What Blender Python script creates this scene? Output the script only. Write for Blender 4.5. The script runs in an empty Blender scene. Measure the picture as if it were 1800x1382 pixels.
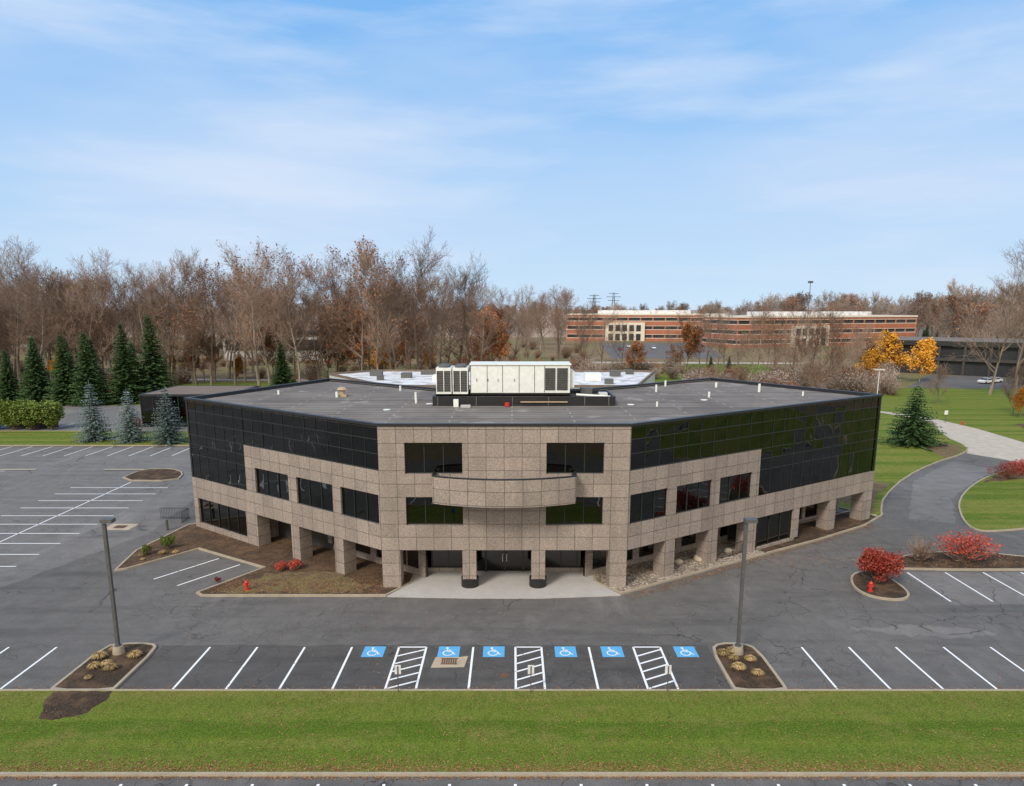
import bpy, math, random, bmesh
from mathutils import Vector, Matrix, noise
random.seed(7)
R=random.random
def U(a,b): return a+(b-a)*random.random()
COL=bpy.context.scene.collection

# ------------------------------------------------------------------ materials
def newmat(name):
    m=bpy.data.materials.new(name); m.use_nodes=True
    nt=m.node_tree; b=nt.nodes['Principled BSDF']
    return m,nt,b
def N(nt,t,**k):
    n=nt.nodes.new(t)
    for a,v in k.items():
        if a in n.inputs.keys(): n.inputs[a].default_value=v
        else: setattr(n,a,v)
    return n
def c4(c): return (c[0],c[1],c[2],1)
def mixc(nt,fac,a,b,mode='MIX'):
    m=nt.nodes.new('ShaderNodeMix'); m.data_type='RGBA'; m.blend_type=mode
    for s,v in ((0,fac),(6,a),(7,b)):
        if isinstance(v,(int,float)): m.inputs[s].default_value=v
        elif isinstance(v,tuple): m.inputs[s].default_value=c4(v)
        else: nt.links.new(v,m.inputs[s])
    return m.outputs[2]
def ramp(nt,src,stops):
    r=nt.nodes.new('ShaderNodeValToRGB'); e=r.color_ramp.elements
    while len(e)<len(stops): e.new(.5)
    for i,(p,c) in enumerate(stops):
        e[i].position=p; e[i].color=c4(c) if isinstance(c,tuple) else (c,c,c,1)
    nt.links.new(src,r.inputs[0]); return r.outputs[0]
def mul(nt,a,b,op='MULTIPLY'):
    m=nt.nodes.new('ShaderNodeMath'); m.operation=op
    for i,v in enumerate((a,b)):
        if isinstance(v,(int,float)): m.inputs[i].default_value=v
        else: nt.links.new(v,m.inputs[i])
    return m.outputs[0]
def wpos(nt,scale=(1,1,1)):
    g=nt.nodes.new('ShaderNodeNewGeometry'); m=nt.nodes.new('ShaderNodeMapping')
    m.inputs['Scale'].default_value=scale
    nt.links.new(g.outputs['Position'],m.inputs[0]); return m.outputs[0]
def nz(nt,vec,scale,detail=4,rough=.6):
    n=N(nt,'ShaderNodeTexNoise',Scale=scale,Detail=detail,Roughness=rough)
    if vec is not None: nt.links.new(vec,n.inputs['Vector'])
    return n.outputs['Fac']
def bump(nt,b,h,strength=.3,dist=.02):
    n=N(nt,'ShaderNodeBump',Strength=strength,Distance=dist)
    nt.links.new(h,n.inputs['Height']); nt.links.new(n.outputs[0],b.inputs['Normal'])
def simple(name,c,rough=.6,metal=0,var=.15,scale=3,spec=.5):
    m,nt,b=newmat(name)
    v=nz(nt,wpos(nt),scale,3)
    a=tuple(x*(1-var) for x in c); d=tuple(min(1,x*(1+var)) for x in c)
    nt.links.new(ramp(nt,v,[(.3,a),(.7,d)]),b.inputs['Base Color'])
    b.inputs['Roughness'].default_value=rough; b.inputs['Metallic'].default_value=metal
    b.inputs['Specular IOR Level'].default_value=spec
    return m
def foliage(name,cs,rough=.7):
    m,nt,b=newmat(name)
    oi=nt.nodes.new('ShaderNodeObjectInfo'); g=nt.nodes.new('ShaderNodeNewGeometry')
    col=ramp(nt,g.outputs['Random Per Island'],[(i/(len(cs)-1),c) for i,c in enumerate(cs)])
    br=N(nt,'ShaderNodeMapRange'); br.inputs['To Min'].default_value=.65; br.inputs['To Max'].default_value=1.3
    nt.links.new(oi.outputs['Random'],br.inputs[0])
    hs=nt.nodes.new('ShaderNodeHueSaturation'); nt.links.new(col,hs.inputs['Color']); nt.links.new(br.outputs[0],hs.inputs['Value'])
    nt.links.new(hs.outputs[0],b.inputs['Base Color']); b.inputs['Roughness'].default_value=rough
    b.inputs['Specular IOR Level'].default_value=.1
    return m

def mat_asphalt(name='asphalt',k=1.0):
    def q(v,w=1.0): return (v*1.13*k,v*1.06*k,v*1.0*k)
    m,nt,b=newmat(name); p=wpos(nt)
    big=nz(nt,p,.06,6,.62); med=nz(nt,p,.8,6,.7); fine=nz(nt,p,16,3,.75)
    c=ramp(nt,big,[(.34,q(.072)),(.5,q(.102)),(.66,q(.16))])
    c=mixc(nt,.5,c,ramp(nt,med,[(.32,q(.065)),(.68,q(.165))]))
    c=mixc(nt,.35,c,ramp(nt,fine,[(.3,q(.035)),(.7,q(.22))]))
    dn=nt.nodes.new('ShaderNodeTexNoise'); dn.inputs['Scale'].default_value=.8; nt.links.new(p,dn.inputs['Vector'])
    def cracks(scale,warp,width,kk,seed):
        ad=nt.nodes.new('ShaderNodeVectorMath'); ad.operation='MULTIPLY_ADD'; ad.inputs[1].default_value=(warp,warp,0)
        nt.links.new(dn.outputs['Color'],ad.inputs[0]); nt.links.new(p,ad.inputs[2])
        vo=nt.nodes.new('ShaderNodeTexVoronoi'); vo.feature='DISTANCE_TO_EDGE'; vo.inputs['Scale'].default_value=scale
        nt.links.new(ad.outputs[0],vo.inputs['Vector'])
        cr=ramp(nt,vo.outputs['Distance'],[(.0,1.0),(width,.0)])
        mp=nt.nodes.new('ShaderNodeVectorMath'); mp.operation='ADD'; mp.inputs[1].default_value=(seed,seed*2,0); nt.links.new(p,mp.inputs[0])
        msk=ramp(nt,nz(nt,mp.outputs[0],.11,4),[(.49,.0),(.57,1.0)])
        return mul(nt,mul(nt,cr,msk),kk)
    c=mixc(nt,cracks(.26,1.7,.011,.75,0),c,(.018,.017,.017))
    c=mixc(nt,cracks(1.1,1.2,.03,.45,31),c,(.022,.021,.021))
    st=ramp(nt,nz(nt,wpos(nt,(.10,.9,1)),.7,5),[(.52,.0),(.72,.5)])
    c=mixc(nt,st,c,q(.055))
    lt=ramp(nt,nz(nt,wpos(nt,(.5,.16,1)),.45,5,.7),[(.56,.0),(.70,.5)])
    c=mixc(nt,lt,c,q(.19))
    nt.links.new(c,b.inputs['Base Color'])
    b.inputs['Roughness'].default_value=.85
    b.inputs['Specular IOR Level'].default_value=.2
    bump(nt,b,fine,.25,.01); return m
def mat_lawn(name='lawn_grass',front=False):
    m,nt,b=newmat(name); p=wpos(nt)
    if front:
        sx=nt.nodes.new('ShaderNodeSeparateXYZ'); g=nt.nodes.new('ShaderNodeNewGeometry'); nt.links.new(g.outputs['Position'],sx.inputs[0])
        wob=mul(nt,mul(nt,nz(nt,wpos(nt,(.25,1,1)),.8,5,.65),.5,'SUBTRACT'),1.1)
        mr=nt.nodes.new('ShaderNodeMapRange'); mr.inputs['From Min'].default_value=25.9; mr.inputs['From Max'].default_value=32.3
        nt.links.new(mul(nt,sx.outputs[1],wob,'ADD'),mr.inputs[0])
        # mowing passes: each strip of turf lies in another direction
        G=(.075,.155,.008); L=(.155,.20,.028); B=(.22,.205,.05)
        c=ramp(nt,mr.outputs[0],[(.0,B),(.08,L),(.20,(.11,.18,.018)),(.32,(.16,.215,.025)),(.40,G),(.55,(.06,.135,.006)),(.60,(.15,.205,.025)),(.72,L),(.80,(.13,.175,.022)),(1.0,B)])
    else:
        st=nz(nt,wpos(nt,(.015,1,1)),.62,3,.5)
        c=ramp(nt,st,[(.38,(.235,.225,.05)),(.47,(.16,.20,.03)),(.53,(.095,.17,.015)),(.62,(.06,.13,.01))])
    pat=nz(nt,wpos(nt,(.45,1,1)),.55,8,.78)
    c=mixc(nt,ramp(nt,pat,[(.50,.0),(.62,.65)]),c,(.27,.215,.07))
    c=mixc(nt,ramp(nt,nz(nt,wpos(nt,(1,.45,1)),3.2,6,.8),[(.46,.0),(.66,.7)]),c,(.05,.085,.01))
    f=nz(nt,p,11,5,.88)
    c=mixc(nt,.42,c,ramp(nt,f,[(.38,(.02,.035,.004)),(.5,(.11,.15,.02)),(.62,(.40,.37,.10))]))
    nt.links.new(c,b.inputs['Base Color']); b.inputs['Roughness'].default_value=.9
    b.inputs['Specular IOR Level'].default_value=.08
    bump(nt,b,f,.9,.06); return m
def mat_ground():
    m,nt,b=newmat('leaf_litter_ground'); p=wpos(nt)
    a=nz(nt,p,.02,5,.6); f=nz(nt,p,1.2,6,.8)
    c=ramp(nt,a,[(.40,(.13,.17,.05)),(.5,(.20,.15,.08)),(.62,(.24,.17,.10))])
    c=mixc(nt,.5,c,ramp(nt,f,[(.35,(.09,.065,.035)),(.65,(.34,.24,.14))]))
    nt.links.new(c,b.inputs['Base Color']); b.inputs['Roughness'].default_value=.95
    b.inputs['Specular IOR Level'].default_value=.1; bump(nt,b,f,.6,.2); return m
def mat_mulch(name='mulch',dark=(.022,.016,.012),lite=(.11,.078,.055),sc=9,pt=(.19,.115,.065)):
    m,nt,b=newmat(name); p=wpos(nt); f=nz(nt,p,sc,6,.85); g=nz(nt,p,.7,5,.7)
    c=ramp(nt,f,[(.38,dark),(.64,lite)])
    c=mixc(nt,ramp(nt,g,[(.46,.0),(.62,.6)]),c,pt)
    nt.links.new(c,b.inputs['Base Color']); b.inputs['Roughness'].default_value=.95
    b.inputs['Specular IOR Level'].default_value=.1; bump(nt,b,f,1,.06); return m
def mat_concrete(name,c,var=.2):
    m,nt,b=newmat(name); p=wpos(nt); g=nz(nt,p,.8,6,.7); f=nz(nt,p,20,3,.7)
    a=tuple(x*(1-var) for x in c); d=tuple(x*(1+var) for x in c)
    k=ramp(nt,g,[(.3,a),(.7,d)]); k=mixc(nt,.2,k,ramp(nt,f,[(.3,(.1,.1,.09)),(.7,(.6,.58,.52))]))
    nt.links.new(k,b.inputs['Base Color']); b.inputs['Roughness'].default_value=.85; b.inputs['Specular IOR Level'].default_value=.2; bump(nt,b,f,.2,.01); return m
def mat_stone():
    m,nt,b=newmat('granite_panels')
    uv=nt.nodes.new('ShaderNodeUVMap'); br=nt.nodes.new('ShaderNodeTexBrick'); br.offset=0; br.squash=1
    br.inputs['Scale'].default_value=1; br.inputs['Brick Width'].default_value=1.23; br.inputs['Row Height'].default_value=.955
    br.inputs['Mortar Size'].default_value=.02; br.inputs['Mortar Smooth'].default_value=.1; br.inputs['Bias'].default_value=0
    br.inputs['Color1'].default_value=(.365,.30,.25,1); br.inputs['Color2'].default_value=(.235,.195,.165,1)
    br.inputs['Mortar'].default_value=(.06,.05,.042,1)
    nt.links.new(uv.outputs[0],br.inputs['Vector'])
    p=wpos(nt); f=nz(nt,p,9,6,.9); g=nz(nt,wpos(nt,(1,1,.25)),.55,5,.65)
    c=mixc(nt,.5,br.outputs['Color'],ramp(nt,f,[(.40,(.10,.082,.072)),(.5,(.295,.24,.20)),(.61,(.55,.465,.40))]))
    c=mixc(nt,ramp(nt,g,[(.42,.0),(.72,.45)]),c,(.145,.12,.103))
    c=mixc(nt,ramp(nt,br.outputs['Fac'],[(0,.0),(1,.8)]),c,(.055,.047,.04))
    nt.links.new(c,b.inputs['Base Color']); b.inputs['Roughness'].default_value=.55; return m
def mat_glass():
    m,nt,b=newmat('tinted_glass'); b.inputs['Base Color'].default_value=(.001,.0015,.0013,1)
    b.inputs['Roughness'].default_value=.0; b.inputs['IOR'].default_value=1.5
    b.inputs['Specular IOR Level'].default_value=.8
    f=nz(nt,wpos(nt),.5,2,.5); bump(nt,b,f,.12,.12); return m
def mat_roof():
    m,nt,b=newmat('roof_membrane'); p=wpos(nt)
    g=nz(nt,p,.22,7,.7); s=nz(nt,wpos(nt,(.05,1,1)),1.1,4,.6)
    c=ramp(nt,g,[(.34,(.125,.106,.092)),(.66,(.22,.192,.168))])
    br=nt.nodes.new('ShaderNodeTexBrick'); br.inputs['Scale'].default_value=1; br.inputs['Brick Width'].default_value=9
    br.inputs['Row Height'].default_value=1.0; br.inputs['Mortar Size'].default_value=.05; nt.links.new(p,br.inputs['Vector'])
    c=mixc(nt,ramp(nt,br.outputs['Fac'],[(0,.0),(1,.75)]),c,(.38,.34,.30))
    c=mixc(nt,ramp(nt,s,[(.48,.0),(.70,.65)]),c,(.08,.07,.062))
    c=mixc(nt,ramp(nt,nz(nt,p,.3,4,.5),[(.63,.0),(.67,.5)]),c,(.36,.34,.32))
    nt.links.new(c,b.inputs['Base Color']); b.inputs['Roughness'].default_value=.85; b.inputs['Specular IOR Level'].default_value=.15; return m
def mat_wroof():
    m,nt,b=newmat('white_roof'); p=wpos(nt)
    g=nz(nt,p,.35,6,.75); k=ramp(nt,g,[(.40,(.40,.39,.37)),(.52,(.68,.68,.69)),(.7,(.76,.77,.79))])
    nt.links.new(k,b.inputs['Base Color']); b.inputs['Roughness'].default_value=.8; return m
def mat_paint(name,c,lo=.58):
    m,nt,b=newmat(name); p=wpos(nt); f=nz(nt,p,5,7,.85)
    k=mixc(nt,ramp(nt,f,[(lo,.0),(lo+.1,.7)]),c,(.13,.13,.13))
    nt.links.new(k,b.inputs['Base Color']); b.inputs['Roughness'].default_value=.7; return m
def mat_gravel():
    m,nt,b=newmat('river_gravel'); p=wpos(nt)
    v=nt.nodes.new('ShaderNodeTexVoronoi'); v.inputs['Scale'].default_value=7; nt.links.new(p,v.inputs['Vector'])
    bw=nt.nodes.new('ShaderNodeSeparateColor'); nt.links.new(v.outputs['Color'],bw.inputs[0])
    c=ramp(nt,bw.outputs[0],[(0,(.18,.135,.10)),(.5,(.40,.32,.24)),(1,(.62,.53,.44))])
    c=mixc(nt,ramp(nt,v.outputs['Distance'],[(.3,.0),(.7,.7)]),c,(.07,.055,.04))
    nt.links.new(c,b.inputs['Base Color']); b.inputs['Roughness'].default_value=.8; return m

M={}
M['asphalt']=mat_asphalt(); M['asphaltd']=mat_asphalt('asphalt_sealed',.70); M['asphaltl']=mat_asphalt('asphalt_worn',1.3)
M['lawn']=mat_lawn(); M['flawn']=mat_lawn('mown_lawn_grass',True); M['ground']=mat_ground(); M['mulch']=mat_mulch()
M['bedmulch']=mat_mulch('garden_mulch',(.035,.024,.018),(.16,.105,.07),7)
M['drymulch']=mat_mulch('dry_mulch',(.07,.045,.025),(.26,.18,.11),6,(.20,.19,.07))
M['curb']=mat_concrete('curb_concrete',(.36,.295,.205)); M['conc']=mat_concrete('plaza_concrete',(.44,.42,.405),.1)
M['drive']=mat_concrete('drive_concrete',(.48,.41,.33)); M['stone']=mat_stone(); M['glass']=mat_glass()
M['mull']=simple('dark_mullion',(.024,.028,.026),.35); M['cap']=simple('roof_cap_metal',(.02,.021,.024),.4)
M['roof']=mat_roof(); M['white']=mat_paint('white_paint',(.82,.82,.82),.60); M['blue']=mat_paint('blue_paint',(.10,.38,.67),.64)
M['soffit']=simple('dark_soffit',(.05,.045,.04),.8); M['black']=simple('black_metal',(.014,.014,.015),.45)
M['gravel']=mat_gravel(); M['pole']=simple('grey_pole_paint',(.09,.088,.088),.5); M['hvac']=simple('hvac_panel',(.74,.76,.72),.5,var=.08)
M['hvacd']=simple('hvac_grille',(.10,.10,.095),.6); M['red']=simple('hydrant_red',(.55,.03,.02),.45); M['tan']=simple('tan_hood',(.42,.31,.19),.6)
M['signw']=simple('sign_back',(.65,.65,.66),.4); M['rust']=simple('rusty_grate',(.13,.07,.04),.7); M['brick']=simple('red_brick',(.38,.14,.08),.85,scale=.3)
M['cream']=simple('cream_band',(.66,.60,.50),.8); M['dkglass']=simple('far_window_glass',(.035,.038,.042),.15,scale=.2); M['wroof']=mat_wroof()
M['annexroof']=simple('annex_roof',(.17,.125,.095),.8,scale=.8)
M['bark']=foliage('bark',[(.12,.095,.075),(.19,.15,.118),(.28,.225,.18)]); M['twig']=foliage('twigs',[(.17,.115,.085),(.25,.175,.13),(.33,.24,.19)])
M['twigfar']=foliage('far_twigs',[(.24,.19,.16),(.30,.24,.20),(.36,.30,.255)])  # paler than the near twigs: distance haze put into the colour
M['oakleaf']=foliage('oak_leaves',[(.22,.085,.03),(.36,.145,.05),(.46,.2,.08)]); M['brownleaf']=foliage('withered_leaves',[(.19,.075,.035),(.28,.12,.055),(.36,.17,.08)])
M['yleaf']=foliage('yellow_leaves',[(.40,.17,.02),(.60,.28,.03),(.70,.38,.05)]); M['redleaf']=foliage('red_leaves',[(.18,.025,.018),(.36,.05,.035),(.46,.11,.07)])
M['conif']=foliage('dark_needles',[(.022,.045,.016),(.045,.085,.03),(.08,.135,.05)]); M['bluesp']=foliage('blue_needles',[(.07,.105,.092),(.13,.18,.165),(.21,.27,.25)])
M['greenb']=foliage('green_leaves',[(.06,.09,.015),(.12,.17,.03),(.2,.24,.06)]); M['tang']=foliage('dry_ornamental_grass',[(.24,.15,.06),(.38,.26,.11),(.48,.36,.18)])
M['leaf']=foliage('dead_leaves',[(.16,.07,.03),(.30,.15,.065),(.42,.26,.13)])
M['carw']=simple('car_white',(.7,.7,.7),.25); M['card']=simple('car_dark',(.03,.035,.05),.25); M['carr']=simple('car_red',(.3,.03,.03),.25); M['tyre']=simple('tyre',(.012,.012,.012),.8)
M['boulder']=simple('boulder',(.45,.38,.29),.85)
M['patch']=mat_concrete('concrete_patch',(.46,.35,.24))
M['wall']=simple('pale_wall',(.5,.5,.48),.8,scale=.1)

# ------------------------------------------------------------------ mesh helpers
class MB:
    def __init__(s): s.v=[];s.f=[];s.m=[];s.uv=[];s.mats=[]
    def mi(s,k):
        if k not in s.mats: s.mats.append(k)
        return s.mats.index(k)
    def face(s,pts,mat,uv=None):
        i=len(s.v); s.v+= [tuple(p) for p in pts]; s.f.append(tuple(range(i,i+len(pts)))); s.m.append(s.mi(mat))
        s.uv.append(uv or [(p[0],p[1]) for p in pts])
    def box(s,fr,s0,s1,n0,n1,h0,h1,mat):
        O,t,n=fr
        def P(a,b,h): return (O[0]+t[0]*a+n[0]*b, O[1]+t[1]*a+n[1]*b, h)
        fl=(t[0]*n[1]-t[1]*n[0])<0
        F=[([(s0,n1,h0),(s1,n1,h0),(s1,n1,h1),(s0,n1,h1)],0),([(s1,n0,h0),(s0,n0,h0),(s0,n0,h1),(s1,n0,h1)],0),
           ([(s0,n0,h0),(s0,n1,h0),(s0,n1,h1),(s0,n0,h1)],1),([(s1,n1,h0),(s1,n0,h0),(s1,n0,h1),(s1,n1,h1)],1),
           ([(s0,n1,h1),(s1,n1,h1),(s1,n0,h1),(s0,n0,h1)],2),([(s0,n0,h0),(s1,n0,h0),(s1,n1,h0),(s0,n1,h0)],2)]
        for q,k in F:
            uv=[((a,h) if k==0 else (b,h) if k==1 else (a,b)) for a,b,h in q]
            pts=[P(*x) for x in q]
            if not fl: pts=pts[::-1]; uv=uv[::-1]
            s.face(pts,mat,uv)
    def wbox(s,x0,x1,y0,y1,z0,z1,mat): s.box(((0,0),(1,0),(0,1)),x0,x1,y0,y1,z0,z1,mat)
    def cyl(s,a,b,r0,r1,mat,k=10,caps=True):
        a=Vector(a);b=Vector(b);d=(b-a).normalized(); x=d.orthogonal().normalized(); y=d.cross(x)
        A=[a+(x*math.cos(2*math.pi*i/k)+y*math.sin(2*math.pi*i/k))*r0 for i in range(k)]
        B=[b+(x*math.cos(2*math.pi*i/k)+y*math.sin(2*math.pi*i/k))*r1 for i in range(k)]
        for i in range(k):
            j=(i+1)%k; s.face([A[i],A[j],B[j],B[i]],mat)
        if caps: s.face(A[::-1],mat); s.face(B,mat)
    def mesh(s,name):
        me=bpy.data.meshes.new(name); me.from_pydata(s.v,[],s.f)
        for k in s.mats: me.materials.append(M[k])
        me.polygons.foreach_set('material_index',s.m)
        u=me.uv_layers.new(name='UVMap'); fl=[c for q in s.uv for p in q for c in p]
        u.data.foreach_set('uv',fl); me.update(); return me
    def obj(s,name,parent=None,loc=None):
        o=bpy.data.objects.new(name,s.mesh(name)); COL.objects.link(o)
        if parent: o.parent=parent
        if loc: o.location=loc
        return o
def empty(name,loc=(0,0,0)):
    o=bpy.data.objects.new(name,None); o.location=loc; COL.objects.link(o); return o
def chaikin(p,it=2,closed=True):
    for _ in range(it):
        q=[]; n=len(p)
        for i in range(n if closed else n-1):
            a=p[i];b=p[(i+1)%n]
            q.append((a[0]*.75+b[0]*.25,a[1]*.75+b[1]*.25)); q.append((a[0]*.25+b[0]*.75,a[1]*.25+b[1]*.75))
        if not closed: q=[p[0]]+q+[p[-1]]
        p=q
    return p
def ragged(p,amp=.25,step=.3):
    q=[]; n=len(p)
    for i in range(n):
        a=Vector(p[i]); b=Vector(p[(i+1)%n]); k=max(1,int((b-a).length/step))
        for j in range(k):
            c=a.lerp(b,j/k); nn=noise.noise(Vector((c.x*1.3,c.y*1.3,0)))+.5*noise.noise(Vector((c.x*4,c.y*4,2)))
            d=(b-a).normalized(); q.append((c.x-d.y*nn*amp,c.y+d.x*nn*amp))
    return q
def area(p): return sum(p[i][0]*p[(i+1)%len(p)][1]-p[(i+1)%len(p)][0]*p[i][1] for i in range(len(p)))/2
def curbline(mb,p,closed,w=.16,h=.14,mat='curb'):
    n=len(p); off=[]
    for i in range(n):
        a=p[(i-1)%n] if (closed or i>0) else p[i]; b=p[i]; c=p[(i+1)%n] if (closed or i<n-1) else p[i]
        d1=Vector((b[0]-a[0],b[1]-a[1])); d2=Vector((c[0]-b[0],c[1]-b[1]))
        if d1.length<1e-6: d1=d2
        if d2.length<1e-6: d2=d1
        d1.normalize();d2.normalize(); t=(d1+d2)
        if t.length<.1: t=d1
        t.normalize(); nn=Vector((-t.y,t.x)); k=w/2/max(.4,nn.dot(Vector((-d1.y,d1.x))))
        off.append(((b[0]+nn.x*k,b[1]+nn.y*k),(b[0]-nn.x*k,b[1]-nn.y*k)))
    for i in range(n if closed else n-1):
        (l0,r0),(l1,r1)=off[i],off[(i+1)%n]
        mb.face([(*r0,h),(*r1,h),(*l1,h),(*l0,h)],mat)
        mb.face([(*r0,0),(*r1,0),(*r1,h),(*r0,h)],mat)
        mb.face([(*l1,0),(*l0,0),(*l0,h),(*l1,h)],mat)
def raised(name,pts,mat,z=.11,smooth=2,curb=True,parent=None):
    p=chaikin(pts,smooth) if smooth else pts
    if area(p)<0: p=p[::-1]
    mb=MB(); mb.face([(x,y,z) for x,y in p],mat)
    o=mb.obj(name,parent)
    if curb:
        c=MB(); curbline(c,p,True); c.obj('curb',o)
    return o
def sheet(name,pts,mat,z,parent=None):
    p=pts if area(pts)>0 else pts[::-1]
    mb=MB(); mb.face([(x,y,z) for x,y in p],mat); return mb.obj(name,parent)

# ------------------------------------------------------------------ ground & surfaces
sheet('ground',[(-3500,-1500),(3500,-1500),(3500,5000),(-3500,5000)],'ground',-.03)
sheet('parking_lot',[(-115,4),(115,4),(115,60),(95,96.5),(-115,96.5)],'asphalt',0)
sheet('parking_lot',[(-115,109),(-47,109),(-47,139),(-115,139)],'asphaltl',0)
sheet('asphalt_patch',ragged([(-20.6,32.4),(11.5,32.4),(11.5,37.3),(-20.6,37.3)],.12,.5),'asphaltd',.004)
sheet('asphalt_patch',ragged([(-108,45.5),(-36.5,45.5),(-32,58),(-34,76),(-33,96),(-108,96)],.3,1),'asphaltl',.004)
sheet('asphalt_patch',ragged([(29.5,42.9),(60,42.9),(60,48.7),(29.5,48.7)],.1,.5),'asphaltl',.004)
sheet('asphalt_patch',ragged([(21,39.3),(24,39.9),(28.6,39.6),(29.8,38.7),(27,38.1),(24.2,38.6)],.5,.3),'asphaltl',.004)
sheet('asphalt_patch',ragged([(37.5,62),(41,60.5),(46,69),(54,77),(60,82),(57,86.5),(46,76)],.3,.7),'asphaltl',.004)
sheet('driveway',[(66.5,84.5),(95,80),(95,98),(76,99.5),(77,111),(76.3,122),(64,146),(40,160),(38,154),(58,142),(73.8,118),(67,104),(65.3,95.7),(62.5,91.8)],'drive',.006)
lw=MB(); lw.face([(-130,25.9,.1),(130,25.9,.1),(130,32.25,.1),(-130,32.25,.1)],'flawn'); fl=lw.obj('lawn')
c=MB(); curbline(c,[(-130,25.85),(130,25.85)],False,.14,.12); curbline(c,[(-130,32.3),(130,32.3)],False,.14,.12); c.obj('curb',fl)
sheet('mulch_patch',ragged([(-23.8,32.2),(-20.7,32.2),(-20.5,31.2),(-21.0,30.2),(-21.8,29.7),(-22.8,29.8),(-23.3,30.9)],.22,.15),'mulch',.108)
isl=raised('planting_island',[(-23.9,32.3),(-23.9,32.9),(-23.8,37.0),(-22.8,37.3),(-21.2,37.3),(-20.7,36.7),(-20.7,32.9),(-20.7,32.3)],'mulch',smooth=1)
isr=raised('planting_island',[(11.6,32.3),(11.55,32.9),(11.6,36.6),(12.2,37.3),(13.6,37.3),(14.2,36.7),(14.25,32.9),(14.2,32.3)],'mulch',smooth=1)
raised('planting_island',[(24.6,44.0),(24.2,45.6),(25.0,47.6),(26.0,48.5),(27.5,48.8),(27.8,46.1),(27.5,44.2),(26.3,43.4)],'mulch')
raised('planting_bed',[(29.0,49.9),(29.4,49.0),(44,49.0),(44,50.5),(38.4,52.6),(37,53),(32,52.4)],'mulch',smooth=1)
raised('lawn',[(46.1,68.2),(42.2,61.5),(41.2,58.0),(44.1,58.3),(47.5,59.2),(64,60),(114,56),(110,75),(84,79.5),(65,84.0),(59.5,80.8),(52.9,75.6)],'lawn')
raised('lawn',[(54,33),(113,33),(113,54),(56,56)],'lawn',smooth=1)
sheet('mulch_patch',ragged([(53.2,75.3),(57,76.2),(61,78),(64.5,81.6),(62.5,83),(59.5,80.2)],.4),'bedmulch',.118)
raised('lawn',[(34.4,62.5),(35.4,62.7),(36.2,64.5),(39,69.3),(46.1,77.9),(54,85.4),(62,91.4),(65.3,95.7),(67,104.1),(73.6,118.1),(66,140),(10,140),(10,100),(23.5,80)],'lawn',smooth=1)
sheet('mulch_patch',ragged([(34.9,63.4),(38.3,69.6),(43,74.9),(39,77),(32,73)],.5),'drymulch',.118)
sheet('mulch_patch',ragged([(57,88),(61.6,91.6),(64.6,96),(64,100),(59,96)],.6),'drymulch',.118)
bed=raised('planting_bed',[(-29.6,59.9),(-30.7,53.1),(-30.0,48.9),(-29.3,49.2),(-25.8,53.6),(-18.9,49.4),(-21.9,44.7),(-21.4,44.25),(-8.7,44.25),(-7.3,46.5),(-7.2,50),(-24,63)],'bedmulch',z=.1,smooth=0)
sheet('mulch_patch',ragged([(-20.6,44.6),(-10.5,44.6),(-10.2,46.2),(-14,48.6),(-18.2,48.0)],.6,.3),'drymulch',.106)
raised('planting_bed',[(7.6,44.6),(18.0,51.0),(20.5,52.5),(18.5,55.5),(6.2,49.8),(6.0,46.7)],'gravel',z=.1,smooth=0)
raised('planting_bed',[(20.55,52.5),(26.3,55.9),(32.2,59.8),(35.0,62.5),(33.5,64.5),(18.6,55.5)],'mulch',z=.1,smooth=0)
sheet('plaza',[(-8.6,44.2),(-3,43.95),(2,43.95),(7.5,44.4),(5.95,46.7),(6.15,50.2),(-7.15,50.2),(-7.25,46.5)],'conc',.07)
pc=MB(); curbline(pc,[(-8.6,44.18),(-3,43.93),(2,43.93),(7.5,44.38)],False,.1,.075,'conc'); pc.obj('plaza_edge')
raised('lawn',[(-115,96.8),(-40,96.8),(-40,108.5),(-115,108.5)],'lawn',smooth=0)
sheet('lawn',[(-160,139.2),(-40,139.2),(-30,158),(-160,158)],'lawn',0.0)
sheet('lawn',[(66,100),(74,119),(60,146),(45,160),(150,180),(170,120),(114,76),(95,98)],'lawn',-.01)
sheet('lawn',[(30,185),(75,180),(90,245),(38,250)],'lawn',0)
sheet('lawn',[(-130,166),(-40,168),(-60,185),(-150,184)],'lawn',0)
sheet('road',[(-220,196),(-30,186),(-30,190),(-220,201)],'drive',.0)
sheet('road',[(20,250),(100,246),(110,252),(20,258)],'drive',.0)
sheet('parking_lot',[(40,274),(85,274),(112,400),(50,400)],'asphalt',.0)
sheet('parking_lot',[(100,172),(160,160),(180,190),(125,205)],'asphalt',.0)
sheet('mulch_patch',ragged([(84,104),(96,108),(98,118),(86,116)],.8),'bedmulch',.0)
sheet('curb_strip',[(-50.2,81.6),(-45.3,81.6),(-45.3,82.2),(-50.2,82.2)],'curb',.06)
sheet('curb_strip',[(-64,81.6),(-58.6,81.6),(-58.6,82.2),(-64,82.2)],'curb',.06)
raised('planting_island',[(-45.6,76.4),(-45.4,81.9),(-42,82.2),(-39.5,80),(-38.6,76.2)],'mulch',smooth=1)

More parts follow.
